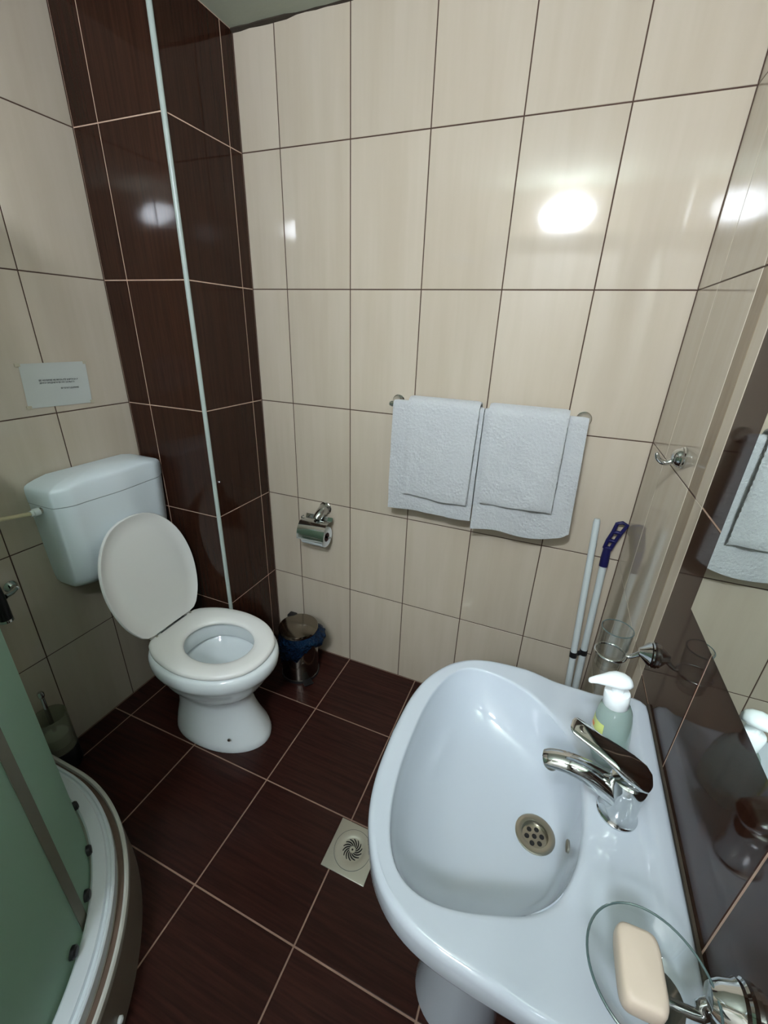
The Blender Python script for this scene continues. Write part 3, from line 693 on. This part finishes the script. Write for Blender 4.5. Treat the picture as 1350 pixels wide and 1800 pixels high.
for k, z in ((0.06, 0.4075), (0.0, 0.411), (0.0, 0.418), (0.03, 0.4235), (0.10, 0.427), (0.35, 0.4285), (0.7, 0.4275), (0.90, 0.425), (0.98, 0.420), (1.0, 0.414), (0.96, 0.4078), (0.06, 0.4075)):
    sr.append(segg(k, z))
st.loft(sr, False, False); seat = st.build('seat', 'seat_plastic', toilet, smooth=60)
MB().box((-0.4835, TYC - 0.058, 0.4262), (-0.4800, TYC + 0.062, 0.4290)).build('hinge_gap', 'seam', seat, smooth=0)
for y in (-0.078, 0.078):
    MB().tube([(-0.500, TYC + y - 0.012, 0.420), (-0.500, TYC + y + 0.012, 0.420)], 0.008, 16).build('hinge', 'seat_plastic', seat)
    MB().lathe([(0.0045, 0.0), (0.0045, 0.0015), (0.001, 0.002)], (-0.4795, TYC + y, 0.4274), (0, 0, 1), 12).build('hinge_pin', 'steel', seat)
# lid standing against the cistern
ld = MB(); lr = []
ang = radians(13.5); hx, hz = -0.493, 0.4285
def lidpt(p, off):
    l, y = p; return (hx - l * sin(ang) - off * cos(ang) * -1, y, hz + l * cos(ang) + off * sin(ang))
def lid_ring(inset, off):
    base = seat_outline(64, 0.0, 0.436, 0.180); out = []
    for d, w in base:
        vx, vy = d - 0.20, w; L = sqrt(vx * vx + vy * vy); out.append(lidpt((d - vx / L * inset, TYC + w - vy / L * inset), off))
    return out
for ins, off in ((0.03, -0.010), (0.008, -0.008), (0.0, -0.003), (0.0, 0.006), (0.002, 0.0085), (0.005, 0.0085), (0.009, 0.004), (0.05, 0.0035)):
    lr.append(lid_ring(ins, off))
ld.loft(lr); ld.build('lid', 'seat_plastic', toilet, smooth=50)

# cistern: hangs on the wall, a thing of its own
cist = thing('cistern', (XL, TYC, 0.64), 'white plastic toilet cistern hanging on the cream left wall', 'cistern')
def cring(z, depth, hw, rc=0.02, bulge=0.022, corner=0.030):
    """plan outline: back on the wall, chamfered rounded front corners, front slightly bowed"""
    P = [(0.001, -hw), (depth - corner - 0.02, -hw - 0.000), (depth - corner, -hw + 0.010), (depth - corner + 0.020, -hw + 0.045), (depth - bulge * 0.35, -hw * 0.55), (depth, 0.0), (depth - bulge * 0.35, hw * 0.55), (depth - corner + 0.020, hw - 0.045), (depth - corner, hw - 0.010), (depth - corner - 0.02, hw), (0.001, hw)]
    c = catmull([(a, b, 0) for a, b in P], 5)
    return [(XL + max(0.001, p.x), TYC + p.y, z) for p in c]
cb = MB(); cb.loft([cring(0.640, 0.098, 0.170), cring(0.644, 0.112, 0.180), cring(0.660, 0.128, 0.188), cring(0.685, 0.140, 0.191), cring(0.80, 0.147, 0.195), cring(0.942, 0.152, 0.198)])
cb.build('tank', 'cistern_plastic', cist, smooth=45)
MB().loft([cring(0.9405, 0.1505, 0.197), cring(0.9455, 0.1505, 0.197)]).build('lid_gap', 'faint_seam', cist)
cl = MB(); crs = []
for z, k in ((0.9455, 1.0), (0.975, 1.005), (0.990, 1.0), (0.998, 0.985), (1.003, 0.95), (1.010, 0.84), (1.015, 0.66), (1.018, 0.40), (1.019, 0.10)):
    r0 = cring(z, 0.153, 0.199); cx_ = XL + 0.07
    r1 = []
    for p in r0:
        x = lerp(cx_, p[0], k) if p[0] > cx_ else lerp(cx_, p[0], max(k, 0.90) if k > 0.5 else k)
        yy = lerp(TYC, p[1], k)
        zz = p[2] + (0.010 * (1 - ((yy - TYC) / 0.2) ** 2) if z > 0.985 else 0.0)
        r1.append((x, yy, zz))
    crs.append(r1)
cl.loft(crs); cl.build('lid', 'cistern_plastic', cist, smooth=50)
# inlet valve and pipe
iv = MB(); iv.lathe([(0.007, 0.0), (0.007, 0.010), (0.0125, 0.010), (0.0125, 0.026), (0.009, 0.028), (0.009, 0.034)], (-0.700, TYC - 0.196, 0.930), (0, -1, 0), 18); iv.build('inlet_nut', 'white_plastic', cist)
MB().lathe([(0.010, -0.002), (0.010, 0.010)], (-0.700, TYC - 0.194, 0.930), (0, -1, 0), 8).build('inlet_washer', 'steel', cist)
MB().tube(catmull([(-0.700, TYC - 0.228, 0.930), (-0.706, -0.80, 0.936), (-0.722, -0.88, 0.944), (-0.738, -0.94, 0.946), (-0.757, -0.955, 0.946)], 6), 0.0062, 12).build('supply_pipe', 'pipe', cist)

# ------------------------------------------------------------------ paper notice
nt_ = thing('paper_notice', (XL, -0.543, 1.22), 'white paper notice with printed lines taped above the cistern', 'notice')
pp = MB(); g = []
PW = [(-0.638, 1.350), (-0.441, 1.348), (-0.449, 1.216), (-0.645, 1.222)]
rows = []
for i in range(9):
    f = i / 8; row = []
    for j in range(13):
        u = j / 12
        top = [lerp(PW[0][k], PW[1][k], u) for k in (0, 1)]; bt = [lerp(PW[3][k], PW[2][k], u) for k in (0, 1)]
        row.append((XL + 0.0012 + 0.0008 * sin(u * 9 + f * 3) ** 2, lerp(top[0], bt[0], f), lerp(top[1], bt[1], f)))
    rows.append(row)
pp.loft(rows, False, False, close=False)
rows2 = [[(x + 0.0003, y, z) for x, y, z in r] for r in rows]
pp.loft(rows2, False, False, close=False); sheet = pp.build('sheet', 'paper', nt_)
def text_line(body_, y0, z0, width, parent):
    cu = bpy.data.curves.new('printed_line', 'FONT'); cu.body = body_; cu.size = 1.0; cu.resolution_u = 2; cu.offset = 0.022
    t = bpy.data.objects.new('tmp', cu); COL.objects.link(t)
    dg = bpy.context.evaluated_depsgraph_get(); dg.update()
    me = bpy.data.meshes.new_from_object(t.evaluated_get(dg)); bpy.data.objects.remove(t); bpy.data.curves.remove(cu)
    if not len(me.vertices): return
    xs = [v.co.x for v in me.vertices]; s = width / (max(xs) - min(xs))
    org = world_loc(parent)
    for v in me.vertices:
        a, b = v.co.x * s, v.co.y * s * 1.05
        v.co = Vector((XL + 0.0026, y0 + a + 0.02 * 0, z0 + b - a * 0.035)) - org
    me.name = 'printed_line'; me.materials.append(M['ink'])
    o = bpy.data.objects.new('printed_line', me); COL.objects.link(o); o.parent = parent
text_line('ВЕ МОЛИМЕ НЕ ФРЛАЈТЕ ХАРТИЈА И', -0.596, 1.2975, 0.117, sheet)
text_line('ДРУГИ ПРЕДМЕТИ ВО WC ШОЉАТА', -0.596, 1.2900, 0.105, sheet)
text_line('ВИ БЛАГОДАРИМЕ', -0.538, 1.2700, 0.056, sheet)
for (y, z) in ((-0.641, 1.347), (-0.443, 1.345), (-0.448, 1.220), (-0.642, 1.225)):
    MB().box((XL + 0.0004, y - 0.007, z - 0.005), (XL + 0.0030, y + 0.007, z + 0.005)).build('tape', 'tape', nt_, smooth=0)

# ------------------------------------------------------------------ pedal bin
NX, NY = -0.176, -0.158
bn = thing('pedal_bin', (NX, NY, 0.0), 'small steel pedal bin with blue liner beside the toilet', 'bin')
MB().lathe([(0.084, 0.0), (0.085, 0.004), (0.085, 0.012), (0.082, 0.014), (0.082, 0.240), (0.080, 0.242), (0.080, 0.02), (0.001, 0.018)], (NX, NY, 0.0), n=48).build('body', 'bin_steel', bn)
MB().lathe([(0.0855, 0.0), (0.0855, 0.013), (0.083, 0.0135)], (NX, NY, 0.0), n=48).build('base', 'black_plastic', bn)
MB().lathe([(0.084, 0.243), (0.0865, 0.244), (0.0868, 0.254), (0.0845, 0.258), (0.07, 0.262), (0.04, 0.2645), (0.001, 0.265)], (NX, NY, 0.0), n=56).build('lid', 'bin_steel', bn)
ha = radians(140)
hcx, hcy = NX + 0.086 * cos(ha), NY + 0.086 * sin(ha)
MB().box((hcx - 0.022, hcy - 0.016, 0.225), (hcx + 0.016, hcy + 0.018, 0.262), 0.006).build('hinge', 'black_plastic', bn)
pa = radians(-40); dv = V(cos(pa), sin(pa), 0); pv = V(-sin(pa), cos(pa), 0); cpt = V(NX, NY, 0)
pl = MB(); pr = []
for (t, w, z0, z1) in ((0.080, 0.018, 0.012, 0.016), (0.100, 0.020, 0.014, 0.018), (0.118, 0.021, 0.018, 0.022), (0.122, 0.019, 0.018, 0.0215)):
    c = cpt + dv * t
    pr.append([c - pv * w + V(0, 0, z0), c + pv * w + V(0, 0, z0), c + pv * w + V(0, 0, z1), c - pv * w + V(0, 0, z1)])
pl.loft(pr); pl.build('pedal', 'black_plastic', bn, smooth=30)
# liner hanging over the rim, crumpled
bg = MB(); rows = []; nb = 90
rnd = random.Random(5); A = [rnd.uniform(0, 6.28) for _ in range(8)]
for i in range(11):
    f = i / 10; row = []
    for k in range(nb):
        t = 2 * pi * k / nb
        low = 0.132 + 0.048 * sin(t + 1.37) + 0.012 * sin(5 * t + A[0]) + 0.006 * sin(11 * t + A[1])
        side = 0.5 + 0.5 * cos(t - radians(15))
        bul = 0.0035 + 0.005 * sin(pi * min(1, f * 1.1)) + 0.030 * (side ** 6) * sin(pi * min(1.0, f * 0.9 + 0.08))
        rr = 0.0828 + bul * (0.25 + 0.75 * sm(0, 0.25, f)) + (0.0028 * sin(23 * t + A[2] + 4 * f) + 0.0022 * sin(37 * t + A[3] - 7 * f)) * sm(0.05, 0.35, f)
        if f < 0.02: rr = 0.0835
        x_ = NX + rr * cos(t); y_ = min(NY + rr * sin(t), -0.004)
        y_ = max(y_, -0.40); x_ = max(x_, XE + 0.004)
        row.append((x_, y_, lerp(0.243, low, f)))
    rows.append(row)
bg.loft(rows, False, False); bgm = bg.build('liner', 'bag', bn, smooth=70)

# ------------------------------------------------------------------ floor drain
FX, FY = 0.3765, -0.7305
dr = thing('floor_drain', (FX, FY, 0.0), 'square steel floor drain with a swirl-slotted grate beside the washbasin', 'drain')
MB().box((FX - 0.0705, FY - 0.0715, -0.0005), (FX + 0.0705, FY + 0.0715, 0.0030), 0.0010).build('plate', 'drain_steel', dr, smooth=30)
gt = MB(); gt.lathe([(0.0560, 0.0030), (0.0556, 0.0042), (0.052, 0.0046), (0.036, 0.0046), (0.0345, 0.0036), (0.030, 0.0034), (0.001, 0.0036)], (FX, FY, 0.0), n=56); grate = gt.build('grate', 'drain_steel', dr)
rgv = MB(); rgv.lathe([(0.0572, 0.00295), (0.0572, 0.00335), (0.0556, 0.00335), (0.0556, 0.00295)], (FX, FY, 0), n=56, cap0=False, cap1=False); rgv.build('grate_gap', 'seam', dr)
for k in range(14):
    a0 = 2 * pi * k / 14; m = MB(); rows = []
    for i in range(7):
        f = i / 6; r = lerp(0.0095, 0.0300, f); a = a0 + 0.95 * f; hw_ = 0.0021 * (0.45 + 0.55 * sin(pi * lerp(0.12, 0.88, f)))
        c = V(FX + r * cos(a), FY + r * sin(a), 0); tdir = V(-sin(a) - 0.0, cos(a), 0); rad_ = V(cos(a), sin(a), 0)
        p_ = (tdir - rad_ * 0.75).normalized()
        rows.append([c + p_ * hw_ + V(0, 0, 0.0032), c + p_ * hw_ + V(0, 0, 0.0040), c - p_ * hw_ + V(0, 0, 0.0040), c - p_ * hw_ + V(0, 0, 0.0032)])
    m.loft(rows); m.build('slot', 'dark_void', grate, smooth=0)
MB().lathe([(0.0028, 0.0034), (0.0028, 0.0046), (0.0005, 0.0047)], (FX, FY, 0), n=14).build('grate_screw', 'dark_void', grate)

# ------------------------------------------------------------------ broom and dustpan handles standing in the corner
br = thing('broom', (0.945, -0.13, 0.0), 'broom with a plain white pole, left of the two poles in the corner', 'broom')
B0, B1 = V(0.941, -0.150, 0.07), V(0.898, -0.016, 0.940)
MB().tube([B0, B1 - (B1 - B0).normalized() * 0.012, B1], [0.0105, 0.0105, 0.0085], 18).build('pole', 'pole_plastic', br)
MB().box((0.830, -0.182, 0.055), (0.946, -0.125, 0.090), 0.008).build('brush_head', 'broom', br)
bs = MB()
for i in range(14):
    for j in range(4):
        x = lerp(0.836, 0.940, i / 13); y = lerp(-0.175, -0.132, j / 3)
        bs.lathe([(0.004, 0.0), (0.0036, 0.058)], (x, y, 0.0), n=6)
tag(bs.build('bristles', 'broom', br), kind='stuff')
dp = thing('dustpan', (0.962, -0.10, 0.0), 'long-handled dustpan with dark blue grip, right of the two poles', 'dustpan')
D0, D1 = V(0.962, -0.100, 0.105), V(0.9485, -0.026, 0.795)
MB().tube([D0, D1], 0.0112, 18).build('pole', 'pole_plastic', dp)
# dark blue grip with three holes: an outline plate built from bars and rings
gp = MB(); dd = (D1 - D0).normalized()
gp.tube([D1 - dd * 0.012, D1 + dd * 0.020, D1 + dd * 0.052], [0.0135, 0.0135, 0.0115], 18)
# upper loop: leans to the right and forward
q0 = D1 + dd * 0.050; kk = V(0.018, -0.004, 0.100); kk_n = kk.normalized()
side_ = V(1.0, 0.05, -0.18).normalized()
L0 = [q0 - side_ * 0.009, q0 - side_ * 0.011 + kk * 0.30, q0 - side_ * 0.008 + kk * 0.62, q0 - side_ * 0.009 + kk * 0.93, q0 + kk * 1.0 + side_ * 0.004, q0 + side_ * 0.020 + kk * 0.97, q0 + side_ * 0.016 + kk * 0.72, q0 + side_ * 0.012 + kk * 0.45, q0 + side_ * 0.010 + kk * 0.18, q0 + side_ * 0.009]
gp.tube(L0, 0.0060, 10)
for f in (0.02, 0.30, 0.62): gp.tube([q0 - side_ * 0.010 + kk * f, q0 + side_ * 0.012 + kk * (f + 0.02)], 0.0066, 10)
gp.build('grip', 'blue_plastic', dp, smooth=50)
pan_ = MB(); pan_.box((0.950, -0.240, 0.0), (0.988, -0.060, 0.006)); pan_.box((0.950, -0.068, 0.006), (0.988, -0.060, 0.11)); pan_.box((0.950, -0.23, 0.006), (0.953, -0.068, 0.05)); pan_.box((0.985, -0.23, 0.006), (0.988, -0.068, 0.05)); pan_.box((0.952, -0.112, 0.085), (0.974, -0.068, 0.112))
pan_.build('scoop', 'blue_plastic', dp, smooth=0)
def at_z(a, b, z): return a + (b - a) * ((z - a.z) / (b.z - a.z))
ck = MB(); c1 = at_z(B0, B1, 0.452); c2 = at_z(D0, D1, 0.452)
ck.lathe([(0.0128, -0.010), (0.0128, 0.010)], c2, D1 - D0, 18); ck.lathe([(0.0124, -0.010), (0.0124, 0.010)], c1, B1 - B0, 18)
ck.tube([c1, c2], 0.008, 10); ck.build('clip', 'black_plastic', dp)

# ------------------------------------------------------------------ toilet brush and hand spray by the shower
TBX, TBY = -0.694, -0.890
tbh = thing('toilet_brush', (TBX, TBY, 0.0), 'toilet brush with chrome handle in a glass cup beside the shower tray', 'toilet brush')
MB().lathe([(0.048, 0.0), (0.050, 0.006), (0.050, 0.085), (0.048, 0.088)], (TBX, TBY, 0.0), n=36).build('cup_base', 'black_plastic', tbh)
MB().lathe([(0.049, 0.088), (0.049, 0.235), (0.0465, 0.235), (0.0465, 0.090), (0.001, 0.090)], (TBX, TBY, 0.0), n=36, cap1=False).build('cup', 'cup_glass', tbh)
MB().tube([(TBX, TBY, 0.10), (TBX, TBY, 0.325)], 0.0065, 14).build('handle', 'chrome', tbh)
MB().lathe([(0.008, -0.012), (0.010, -0.006), (0.010, 0.004), (0.007, 0.010), (0.001, 0.012)], (TBX, TBY, 0.332), n=18).build('handle_knob', 'chrome', tbh)
MB().lathe([(0.012, 0.0), (0.034, 0.010), (0.036, 0.055), (0.012, 0.070)], (TBX, TBY, 0.094), n=24).build('brush_head', 'white_plastic', tbh)
spx, spy = -0.700, -0.900
hs_ = thing('hand_spray', (XL, -0.84, 0.66), 'dark hand spray hanging in a chrome wall bracket beside the shower glass', 'hand spray')
MB().lathe([(0.018, 0.0), (0.019, 0.004), (0.015, 0.010), (0.009, 0.016), (0.008, 0.030)], (XL, -0.838, 0.706), (1, 0, 0), 22).build('bracket', 'chrome', hs_)
MB().tube([(XL + 0.028, -0.840, 0.706), (XL + 0.045, -0.858, 0.708), (spx, spy + 0.018, 0.712)], 0.008, 12).build('bracket_arm', 'chrome', hs_)
MB().lathe([(0.017, 0.0), (0.0185, 0.006), (0.0185, 0.075), (0.016, 0.110), (0.011, 0.150), (0.009, 0.170)], (spx, spy, 0.640), n=24).build('spray_head', 'black_plastic', hs_)
MB().lathe([(0.0195, 0.0), (0.0195, 0.006), (0.0185, 0.008)], (spx, spy, 0.637), n=24).build('spray_ring', 'chrome', hs_)

# ------------------------------------------------------------------ shower: tray, rails, curved frosted doors
CX, CY = -0.490, -1.575
def quad_line(R, n=48):
    """far straight, quarter arc, near straight - from the left wall round to the front wall"""
    p = [(XL + 0.001, CY + R)]
    for k in range(n + 1):
        a = pi / 2 * (1 - k / n); p.append((CX + R * cos(a), CY + R * sin(a)))
    p.append((CX + R, YF + 0.001)); return p
def sweep(prof, n=48):
    """prof: (R, z) closed section swept along the quadrant"""
    lines = [quad_line(R, n) for R, z in prof]
    rings = [[(lines[i][k][0], lines[i][k][1], prof[i][1]) for i in range(len(prof))] for k in range(len(lines[0]))]
    m = MB(); m.loft(rings); return m
shower = thing('shower_enclosure', (-0.40, -1.45, 0.0), 'corner shower with curved green-tinted frosted glass doors on a pale tray', 'shower')
tray = sweep([(0.620, 0.10), (0.629, 0.140), (0.628, 0.155), (0.624, 0.159), (0.619, 0.157), (0.616, 0.146), (0.605, 0.143), (0.600, 0.1515), (0.53, 0.1515), (0.515, 0.14), (0.49, 0.075), (0.47, 0.07), (0.47, 0.0)]).build('tray_rim', 'tray', shower, smooth=40)
sweep([(0.630, 0.0), (0.634, 0.004), (0.6285, 0.138), (0.621, 0.138), (0.622, 0.0)]).build('apron', 'apron', shower, smooth=40)
sweep([(0.6165, 0.1455), (0.6165, 0.1475), (0.6035, 0.1475), (0.6035, 0.1445)]).build('joint', 'groove', shower, smooth=30)
fl = MB(); q = quad_line(0.475); base_poly = q + [(XL + 0.001, YF + 0.001)]
fl.loft([[(x, y, 0.0) for x, y in base_poly], [(x, y, 0.07) for x, y in base_poly]]); fl.build('tray_floor', 'tray', shower, smooth=0)
sweep([(0.602, 0.1515), (0.602, 0.178), (0.599, 0.181), (0.595, 0.181), (0.592, 0.176), (0.586, 0.176), (0.583, 0.183), (0.556, 0.1875), (0.552, 0.185), (0.552, 0.1515)]).build('bottom_rail', 'alu', shower, smooth=35)
sweep([(0.568, 1.86), (0.568, 1.88), (0.536, 1.88), (0.536, 1.86)]).build('top_rail', 'alu', shower, smooth=30)
def glass_arc(a0, a1, R, z0, z1, name, n=28, mat='frost'):
    o1 = [(CX + R * cos(lerp(a0, a1, k / n)), CY + R * sin(lerp(a0, a1, k / n))) for k in range(n + 1)]
    o2 = [(CX + (R - 0.005) * cos(lerp(a0, a1, k / n)), CY + (R - 0.005) * sin(lerp(a0, a1, k / n))) for k in range(n + 1)]
    rings = [[(o1[k][0], o1[k][1], z0), (o1[k][0], o1[k][1], z1), (o2[k][0], o2[k][1], z1), (o2[k][0], o2[k][1], z0)] for k in range(n + 1)]
    m = MB(); m.loft(rings); return m.build(name, mat, shower, smooth=40)
d1 = glass_arc(radians(45.5), radians(90), 0.546, 0.168, 1.34, 'glass_door')
d2 = glass_arc(radians(0), radians(42.0), 0.546, 0.168, 1.34, 'glass_door')
glass_arc(radians(42.02), radians(45.48), 0.5475, 0.170, 1.33, 'door_seal', 3, 'seal')
MB().box((XL + 0.02, CY + 0.541, 0.168), (CX - 0.001, CY + 0.546, 1.34)).build('side_glass', 'frost', shower, smooth=0)
MB().box((CX + 0.541, YF + 0.02, 0.168), (CX + 0.546, CY - 0.001, 1.34)).build('side_glass', 'frost', shower, smooth=0)
MB().box((XL + 0.001, CY + 0.530, 0.16), (XL + 0.022, CY + 0.556, 1.88)).build('wall_profile', 'alu', shower, smooth=0)
MB().box((CX + 0.530, YF + 0.001, 0.16), (CX + 0.556, YF + 0.022, 1.88)).build('wall_profile', 'alu', shower, smooth=0)
for gname, a0_, a1_ in (('glass_upper', 45.5, 90), ('glass_upper', 0, 42.0)):  # unseen upper panes, made clear so lamp light reaches the left wall
    glass_arc(radians(a0_), radians(a1_), 0.546, 1.341, 1.86, gname, mat='clear_pane')
MB().box((XL + 0.02, CY + 0.541, 1.341), (CX - 0.001, CY + 0.546, 1.86)).build('glass_upper', 'clear_pane', shower, smooth=0)
MB().box((CX + 0.541, YF + 0.02, 1.341), (CX + 0.546, CY - 0.001, 1.86)).build('glass_upper', 'clear_pane', shower, smooth=0)
for adeg in (75, 59, 47.6, 36.5):
    a = radians(adeg); rd = V(cos(a), sin(a), 0); c = V(CX, CY, 0.208) + rd * 0.546
    m = MB(); m.lathe([(0.006, 0.0), (0.013, 0.002), (0.013, 0.009), (0.009, 0.013), (0.001, 0.014)], c, rd, 18)
    m.build('roller', 'black_plastic', d1 if adeg > 44 else d2)
a = radians(30); rd = V(cos(a), sin(a), 0); c = V(CX, CY, 0.045) + rd * 0.6325
MB().lathe([(0.008, 0.0), (0.008, 0.006), (0.004, 0.009), (0.001, 0.0095)], c, rd, 16).build('apron_screw', 'white_plastic', shower)
